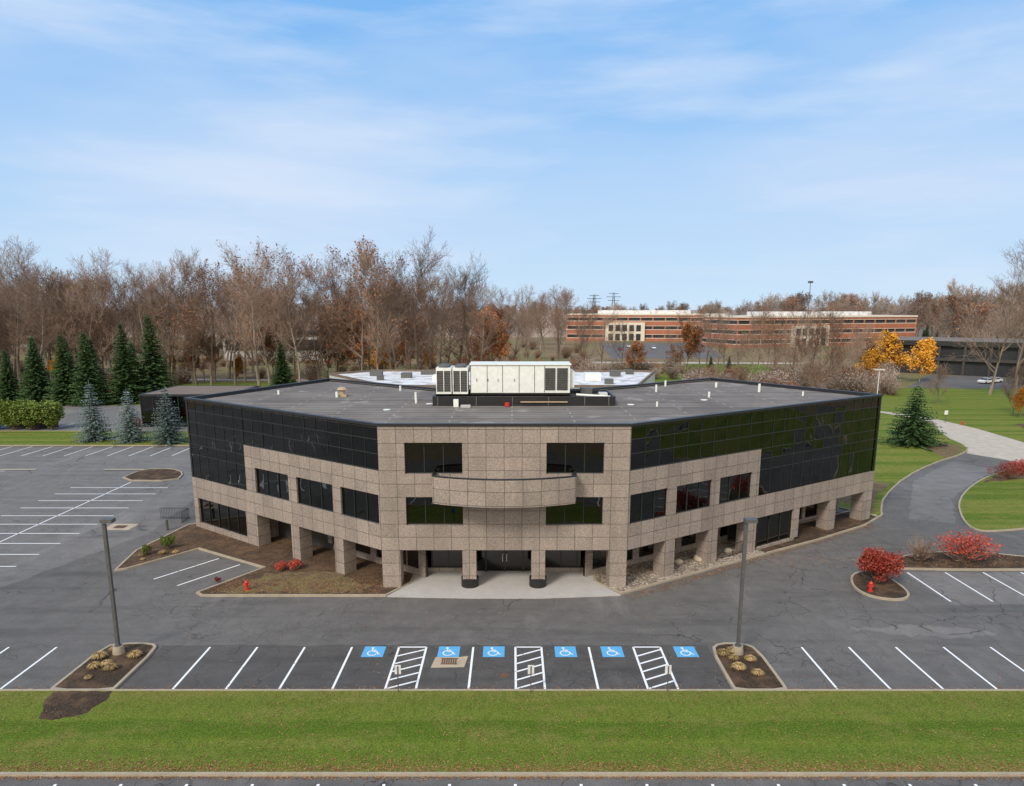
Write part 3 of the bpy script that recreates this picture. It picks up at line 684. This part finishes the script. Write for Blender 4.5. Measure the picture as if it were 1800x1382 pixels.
random.seed(11)
WD=empty('woodland')
def place(u,z): return u*z,(z-3.64)/.9824
for i in range(140):
    z=175+ (R()**1.1)*200; u=U(-.95,.10)
    X,Y=place(u,z)
    if u>-.06 and z<205: continue
    if -75<X<-20 and 236<Y<262: continue
    top=.95 if u<-.05 else .85
    inst('bare_tree',random.choice(T),X,Y,0,U(.78,1.06)*top,parent=WD)
for i in range(46):
    u=-.92+i*.0205+U(-.009,.009); z=U(160,185)
    if u>-.02: z=U(215,240)
    X,Y=place(u,z); inst('bare_tree',random.choice(T),X,Y,0,U(.85,1.13)*(1 if u<-.05 else .88),parent=WD)
for i in range(300):
    z=165+(R()**1.1)*190; u=U(-.95,.11); X,Y=place(u,z)
    if -.03<u and z<200: continue
    inst('brush',brush[random.choice((0,0,0,1,2))],X,Y,0,U(.5,1.1),parent=WD)
FW=empty('distant_woodland')
for i in range(430):
    z=300+(R()**1.3)*1100; u=U(-1.0,1.0)
    if .07<u<.64 and z<470: continue
    X,Y=place(u,z); inst('far_tree',random.choice(TF),X,Y,-1,U(.7,1.0),parent=FW)
for i in range(120):
    u=U(.36,.98); z=U(230,340)
    if u<.64: z=U(400,520)
    X,Y=place(u,z); inst('far_tree',random.choice(TF),X,Y,0,U(.75,1.15),parent=FW)
for i in range(60):
    inst('far_tree',random.choice(TF),U(-200,200),U(-150,-75),0,U(.8,1.1),parent=FW)
for i in range(50):
    inst('far_tree',random.choice(TF),random.choice((-1,1))*U(165,200),U(0,110),0,U(.7,1.0),parent=FW)
cb=MB(); random.seed(3)
for (y0,y1,xa,xb,hh) in [(480,3200,-3000,3000,13)]:
    nx,ny=150,40; g=[]
    for j in range(ny+1):
        y=y0*(y1/y0)**(j/ny); row=[]
        for i in range(nx+1):
            x=(-1.15+2.3*i/nx)*y; z=hh+3.5*noise.noise(Vector((x/18,y/18,0)))+2.5*noise.noise(Vector((x/60,y/60,5)))+U(-1,1)
            if j==0: z=0
            row.append((x,y,z))
        g.append(row)
    for j in range(ny):
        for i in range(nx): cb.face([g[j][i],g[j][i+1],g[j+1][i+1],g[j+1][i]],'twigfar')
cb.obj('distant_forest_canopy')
random.seed(21)
for (u,z,s) in [(.275,215,.66),(.285,235,.7),(.35,200,.55),(.30,205,.5),(.42,150,.42),(.45,165,.5),(.40,170,.5),(.47,185,.55),(.50,200,.5),(.37,180,.5),(.13,220,.6),(.16,225,.5),(.43,260,.7),(.33,175,.42),(.385,190,.55),(.49,170,.45),(.52,185,.5),(.245,230,.6),(.105,215,.6),(.41,185,.6),(.36,215,.6),(.44,200,.6),(.31,230,.6),(.465,220,.6)]:
    X,Y=place(u,z); inst('bare_tree',random.choice(T),X,Y,0,s)
X,Y=place(.735,150); inst('bare_tree',T[2],X,Y,0,1.05); X,Y=place(.70,158); inst('bare_tree',T[5],X,Y,0,.85); X,Y=place(.775,165); inst('bare_tree',T[0],X,Y,0,1.1)
BR=empty('hedgerow_brush')
for i in range(130):
    u=U(.09,.56); z=U(150,190) if u>.26 else U(190,215)
    X,Y=place(u,z)
    if abs(X-50)<6 and Y>150 and Y<160: continue
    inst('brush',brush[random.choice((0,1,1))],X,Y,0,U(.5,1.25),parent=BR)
inst('oak_tree',oak,-8,222,0,1.15); X,Y=place(.18,200); inst('oak_tree',oak,X,Y,0,.6); X,Y=place(.255,215); inst('oak_tree',oak,X,Y,0,.85); X,Y=place(-.03,235); inst('oak_tree',oak,X,Y,0,1.2)
X,Y=place(-.035,185); inst('oak_tree',oak,X,Y,0,1.0)
inst('maple_tree',yel,104.7,190,0,1.15); inst('maple_tree',yel,110,184,0,1.0); inst('maple_tree',yel,104,200,0,1.0); X,Y=place(.52,180); inst('maple_tree',yel,X,Y,0,.8)
for u,z,s in [(-.66,175,.8),(-.50,190,.6),(-.185,205,.8),(-.20,210,.7),(-.56,170,.5),(.745,125,.5),(-.40,195,.6),(-.12,220,.6)]:
    X,Y=place(u,z); inst('maple_tree',yel,X,Y,0,s)
for u,z,s in [(-.80,190,1.0),(-.35,200,1.0),(-.27,190,.9),(-.6,210,1.1),(-.45,185,.8),(-.22,178,1.1),(-.15,190,1.0)]:
    X,Y=place(u,z); inst('oak_tree',oak,X,Y,0,s)
for x,y,s in [(95,128,1.0),(88,140,.9),(44,150,.8)]: inst('small_tree',small,x,y,0,s)
cA=conifer('pine_mesh1',15,3.9,61,'conif',size=.46); cB=conifer('pine_mesh2',16,4.3,62,'conif',size=.48)
for x,y,hh in [(-118,143,13),(-113,142,11),(-107.7,145.6,11.4),(-104,149,13),(-99.7,143,13.5),(-92.8,141.5,14.0),(-96,148,13),(-89.5,146,13),(-87,140,15.5),(-81,143,16),(-76.5,145.7,19.0),(-83,150,13)]:
    inst('pine_tree',random.choice((cA,cB)),x,y,0,hh/15.5)
X,Y=place(-.335,165); inst('pine_tree',cB,X,Y,0,.75)
for u,z,s in [(.29,195,.42),(.317,200,.40),(.60,300,.7),(.62,310,.7),(.64,290,.6),(.605,340,.8),(-.25,240,.7),(-.47,230,.8)]:
    X,Y=place(u,z); inst('pine_tree',cA,X,Y,0,s)
sA=conifer('spruce_mesh1',8,2.6,71,'bluesp',size=.27,dens=1.2); sB=conifer('spruce_mesh2',8,2.9,72,'bluesp',size=.27,dens=1.2)
inst('spruce_tree',sA,-62.5,100.5,.1,1.1); inst('spruce_tree',sB,-56.5,99.5,.1,.97); inst('spruce_tree',sB,-50.4,98.6,.1,1.05)
sG=conifer('spruce_mesh3',8.4,4.2,73,'conif',size=.34,dens=1.3); inst('spruce_tree',sG,58,97.2,.1,1.05)
hb=bush('hedge_mesh',2.6,2.4,4.6,81,'greenb',5200,.17,lobes=14,gap=.6)
for i in range(5): inst('hedge',hb,-88+i*3.1,110.5+U(-.3,.3),0,U(.95,1.05))
rb1=bush('red_bush_mesh',1.75,1.6,2.5,82,'redleaf',4200,.08,stems=25,lobes=16,gap=.3); inst('red_bush',rb1,26.4,46.6,.1,rz=1.2)
rb2=bush('red_bush_mesh2',2.9,1.6,2.6,83,'redleaf',3000,.085,stems=40,lobes=14,gap=.02); inst('red_bush',rb2,35.4,50.6,.1,rz=0)
inst('red_bush',rb1,-59.5,106,.1,.95); 
for x,y in ((57.5,77.2),(60.5,78.9),(63,80.6)): inst('red_bush',rb2,x,y,.1,.75)
bb=bush('bare_bush_mesh',1.6,1.4,2.3,84,'twig',260,.05,stems=60,lobes=12); inst('bare_bush',bb,32.1,50.9,.1)
gb=bush('green_bush_mesh',.75,.7,1.1,85,'greenb',1500,.06); inst('green_bush',gb,-28.3,53.6,.1); inst('green_bush',gb,-29.4,52.2,.1,.7)
rs=bush('low_red_mesh',.6,.5,.7,86,'redleaf',900,.05)
for x,y,s in [(-17.4,48.8,1),(-16.4,49.0,1.1),(-21.3,46.6,.5)]: inst('red_bush',rs,x,y,.1,s)
dg=tuft('dry_grass_mesh',.42,.42,87,'tang',380)
for x,y in [(-23.1,34.6),(-22.4,34.9),(-21.5,35.6),(-23.3,35.6),(-22.6,33.3),(-23.0,36.6),(-21.9,34.2),(12.2,35.9),(12.8,36.4),(13.3,35.4),(12.4,34.5),(13.4,33.9),(12.6,35.4),(-29,50.9),(-28.2,52.2),(-29.7,51.8),(-27.2,52.4)]:
    inst('ornamental_grass',dg,x+U(-.15,.15),y+U(-.15,.15),.1,U(.45,1.1))
for x,y,s in [(15.0,51.0,.55),(12.9,50.2,.3),(17.5,52.6,.3)]:
    me=bpy.data.meshes.new('b')
    bm=bmesh.new(); bmesh.ops.create_icosphere(bm,subdivisions=3,radius=1)
    for v_ in bm.verts: v_.co*=1+.18*noise.noise(v_.co*1.4+Vector((x,y,0)))
    bm.to_mesh(me); bm.free(); me.materials.append(M['boulder'])
    for p_ in me.polygons: p_.use_smooth=True
    o=bpy.data.objects.new('boulder',me); o.location=(x,y,.25); o.scale=(s*1.2,s,s*.75); COL.objects.link(o)
random.seed(5); lf=MB()
def leaf_at(x,y,z,s):
    a=U(0,6.28); dx,dy=math.cos(a)*s,math.sin(a)*s; t=U(-.4,.4)*s
    lf.face([(x-dx,y-dy,z),(x+dy*.6,y-dx*.6,z+abs(t)+.01),(x+dx,y+dy,z+.01),(x-dy*.6,y+dx*.6,z+abs(t))],'leaf')
n=0
while n<10000:
    x=U(-27,27); k=R()
    if k<.38: y=25.95+abs(random.gauss(0,.45)); z=.115
    elif k<.66:
        y=U(26,32.1); z=.115
        if noise.noise(Vector((x*.25,y*.6,3)))<-.05: continue
    elif k<.74: y=32.45+abs(random.gauss(0,.2)); z=.012
    elif k<.92: y=25.75-abs(random.gauss(0,.10)); z=.012
    else:
        y=U(32.6,44); z=.012
        if R()<.5: continue
    n+=1; leaf_at(x,y,z,U(.03,.06))
for i in range(1200): 
    x=U(-21,-9); y=U(44.5,47); leaf_at(x,y,.115,U(.04,.08))
for i in range(1200):
    t=R(); leaf_at(8+25*t+U(-.3,.6),44.4+16*t-abs(random.gauss(0,.4)),.012,U(.04,.08))
for i in range(700): leaf_at(U(20,42),U(49.2,52),.12,U(.05,.08)); 
for i in range(1200): 
    x=U(-50,40); leaf_at(x,U(33,60),.012,U(.04,.07))
lf.obj('fallen_leaves')

# ------------------------------------------------------------------ background buildings
e=empty('dark_annex_building'); m=MB()
m.wbox(-62,-47,113,126,0,5.2,'glass'); m.wbox(-62.2,-46.8,112.8,126.2,5.2,5.5,'cap'); m.face([(-61.6,113.4,5.505),(-47.4,113.4,5.505),(-47.4,125.6,5.505),(-61.6,125.6,5.505)],'annexroof')
for i in range(8): m.wbox(-62+i*2.1,-61.9+i*2.1,112.9,113,0,5.2,'mull')
m.wbox(-84,-76,112.5,112.8,0,2.0,'black'); m.obj('walls',e)
e=empty('white_roof_building'); m=MB(); fp=[(-38,142),(-22,119),(22,119),(31,148),(-30,150)]
for i in range(5):
    a=fp[i];b=fp[(i+1)%5]; m.face([(*a,0),(*b,0),(*b,6.2),(*a,6.2)],'wall')
m.face([(x,y,6) for x,y in fp],'wroof'); ringwall(m,fp,-.3,.1,6.0,6.4,'annexroof')
for x,y,a,b,hh,mt in [(-15,128,3,3,1.2,'hvac'),(14,130,3,3,1.4,'hvac'),(-22,135,2,2,1,'hvacd'),(-29,139,2.5,1.5,1.1,'hvacd'),(-26,131,1.2,1.2,.8,'pole'),(20,138,2,2,1.2,'hvacd'),(24,143,1.5,1.5,.9,'pole'),(-19,142,4,1,.8,'hvacd'),(17,124,1.5,1.5,.9,'hvacd')]: m.wbox(x,x+a,y,y+b,6.01,6+hh,mt)
m.obj('walls',e)
def brick_office(a,b,depth,H,floors=3):
    e=empty('brick_office_building'); f,ln=frame(a,b); O,t,n=f
    if n[1]>0: n=(-n[0],-n[1])
    f=(O,t,n); m=MB(); fh=H/floors
    for k in range(floors):
        z=k*fh; m.box(f,0,ln,-depth,0,z,z+fh*.30,'brick'); m.box(f,0,ln,-depth,.05,z+fh*.30,z+fh*.36,'cream'); m.box(f,.2,ln-.2,-depth,-.35,z+fh*.36,z+fh*.74,'dkglass')
        m.box(f,0,ln,-depth,.05,z+fh*.74,z+fh*.79,'cream'); m.box(f,0,ln,-depth,0,z+fh*.79,z+fh,'brick')
        x=0
        while x<ln: m.box(f,x,x+.8,-.4,-.02,z+fh*.36,z+fh*.74,'brick'); x+=7.5
    m.box(f,-.2,ln+.2,-depth,.3,H,H+.9,'cream'); m.box(f,ln*.2,ln*.8,-depth*.8,-depth*.3,H+.9,H+3,'wroof')
    c=ln*.38; m.box(f,c-12,c+12,.06,1.5,0,H*.72,'cream')
    for i in range(5): m.box(f,c-10+i*4.2,c-7.2+i*4.2,1.5,1.6,.3,H*.28,'dkglass'); m.box(f,c-10+i*4.2,c-7.2+i*4.2,1.5,1.6,H*.38,H*.62,'dkglass')
    m.obj('walls',e)
brick_office((34,432),(128,418),30,15.6); brick_office((114,350),(228,390),30,15.0)
e=empty('dark_office_building'); m=MB(); f,ln=frame((118,214),(165,180)); O,t,n=f; n=(-abs(n[0]),-abs(n[1])); f=(O,t,n)
m.box(f,0,ln,-30,-1,0,8.6,'dkglass'); m.box(f,-1,ln+1,-31,.2,8.6,10,'mull'); m.box(f,-1,ln+1,-31,.1,4.2,5.0,'soffit'); m.box(f,-.8,ln+.8,-30.8,0,10,10.1,'roof')
for i in range(10): m.box(f,i*ln/9-.3,i*ln/9+.3,-1,0,0,8.6,'soffit')
m.obj('walls',e)
e=empty('distant_building'); m=MB(); m.wbox(-260,-200,330,350,0,9,'wall'); m.wbox(-262,-198,328,352,9,10,'cap'); m.wbox(-259,-201,329.7,330,3,6,'dkglass'); m.obj('walls',e)
e=empty('distant_building'); m=MB(); m.wbox(-110,-70,262,280,0,10,'wall'); m.wbox(-111,-69,261,281,10,11,'cap'); m.wbox(-109,-71,261.7,262,4,8,'dkglass'); m.obj('walls',e)
def car(x,y,rz,mat):
    e=empty('parked_car',(x,y,0)); e.rotation_euler=(0,0,rz); m=MB(); w=.88
    prof=[(-2.2,.35),(-2.25,.75),(-1.9,.95),(-1.3,1.0),(-.7,1.45),(.7,1.48),(1.5,1.05),(2.2,.95),(2.25,.4)]
    m.face([(a,-w,b) for a,b in prof],mat); m.face([(a,w,b) for a,b in prof][::-1],mat)
    for i in range(len(prof)):
        a=prof[i];b=prof[(i+1)%len(prof)]; m.face([(a[0],-w,a[1]),(a[0],w,a[1]),(b[0],w,b[1]),(b[0],-w,b[1])],'dkglass' if i in(3,5) else mat)
    for s_ in (-1,1): m.face([(-1.1,s_*(w+.01),1.0),(1.2,s_*(w+.01),1.05),(.65,s_*(w+.01),1.4),(-.65,s_*(w+.01),1.38)],'dkglass')
    m.obj('body',e); m=MB()
    for a in (-1.4,1.4):
        for s_ in (-1,1): m.cyl((a,s_*.7,.33),(a,s_*.92,.33),.33,.33,'tyre',14)
    m.obj('wheels',e)
car(126,181,.4,'carw'); car(129.5,183,.4,'carw'); car(133,178,.4,'card'); car(60,355,1.5,'carw'); car(64,355,1.5,'card'); car(52,330,1.5,'carr'); car(70,340,1.5,'carw'); car(136,175,.4,'carr')
def pylon(x,y,H):
    m=MB(); 
    for sx,sy in ((-1,-1),(1,-1),(1,1),(-1,1)):
        seg(m,Vector((sx*3,sy*3,0)),Vector((sx*.5,sy*.5,H)),.3,.2,'pole')
    k=0
    while k<H-4:
        a=3-2.5*k/H; b=3-2.5*(k+4)/H; seg(m,Vector((-a,-a,k)),Vector((b,-b,k+4)),.15,.15,'pole'); seg(m,Vector((a,-a,k)),Vector((-b,-b,k+4)),.15,.15,'pole'); k+=4
    for z,w in ((H*.78,6),(H*.88,7.5),(H*.97,5)): seg(m,Vector((-w,0,z)),Vector((w,0,z)),.3,.3,'pole')
    m.obj('power_pylon',loc=(x,y,0))
pylon(85,720,34); pylon(105,720,36); 
m=MB(); m.cyl((0,0,0),(0,0,31),.25,.12,'pole'); m.wbox(-1,1,-.3,.3,30.3,31.2,'pole'); m.obj('light_mast',loc=(128,300,0))

# ------------------------------------------------------------------ world, sun, camera
w=bpy.data.worlds.new("World"); bpy.context.scene.world=w; w.use_nodes=True; nt=w.node_tree
bg=nt.nodes['Background']; sky=nt.nodes.new('ShaderNodeTexSky'); sky.sky_type='NISHITA'; sky.sun_disc=False
EL=math.radians(42); AZ=math.radians(215)
sky.sun_elevation=EL; sky.sun_rotation=AZ; sky.air_density=1.0; sky.dust_density=.6; sky.ozone_density=1.5
tc=nt.nodes.new('ShaderNodeTexCoord'); sp=nt.nodes.new('ShaderNodeSeparateXYZ'); nt.links.new(tc.outputs['Generated'],sp.inputs[0])
def smap(sc,rot,loc=(0,0,0)):
    mp=nt.nodes.new('ShaderNodeMapping'); mp.inputs['Scale'].default_value=sc; mp.inputs['Rotation'].default_value=rot; mp.inputs['Location'].default_value=loc; nt.links.new(tc.outputs['Generated'],mp.inputs[0]); return mp.outputs[0]
n1=nz(nt,smap((1.0,1.2,4.0),(0,.10,0)),1.5,6,.5); n2=nz(nt,smap((1.5,1.5,9),(0,-.13,0),(3.1,0,1)),1.4,7,.55)
cl=ramp(nt,n1,[(.44,.0),(.68,.85)]); cl2=ramp(nt,n2,[(.47,.0),(.72,.75)])
hz=ramp(nt,sp.outputs[2],[(.0,.97),(.08,.75),(.25,.33),(.45,.0)])
s1=mixc(nt,.85,sky.outputs[0],(1.5,4.7,9.8))
s2=mixc(nt,hz,s1,(6.3,8.1,9.6))
s3=mixc(nt,cl,s2,(5.5,7.1,9.5))
s3=mixc(nt,cl2,s3,(7.0,8.1,9.7))
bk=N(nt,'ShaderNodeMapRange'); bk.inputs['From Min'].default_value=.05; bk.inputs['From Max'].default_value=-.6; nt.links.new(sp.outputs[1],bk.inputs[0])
s4=mixc(nt,bk.outputs[0],s3,(13.5,12.6,11.4))  # bright warm cloud added behind the camera, unseen, as soft frontal fill
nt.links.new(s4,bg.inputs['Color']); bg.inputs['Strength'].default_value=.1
sl=bpy.data.lights.new('sun','SUN'); sl.energy=2.7; sl.angle=math.radians(14); sl.color=(1,.93,.83)
so_=bpy.data.objects.new('sun',sl); COL.objects.link(so_)
d=Vector((math.sin(AZ)*math.cos(EL),math.cos(AZ)*math.cos(EL),math.sin(EL)))
so_.rotation_euler=d.to_track_quat('Z','Y').to_euler()
cam=bpy.data.cameras.new('camera'); co=bpy.data.objects.new('camera',cam); COL.objects.link(co)
cam.sensor_width=36; cam.lens=24; cam.shift_y=80/1800; cam.clip_end=8000; cam.clip_start=.5
co.location=(0,0,19.5); co.rotation_euler=(math.radians(90-10.76),0,0)
bpy.context.scene.camera=co
vs=bpy.context.scene.view_settings; vs.view_transform='Standard'; vs.look='None'; vs.exposure=0
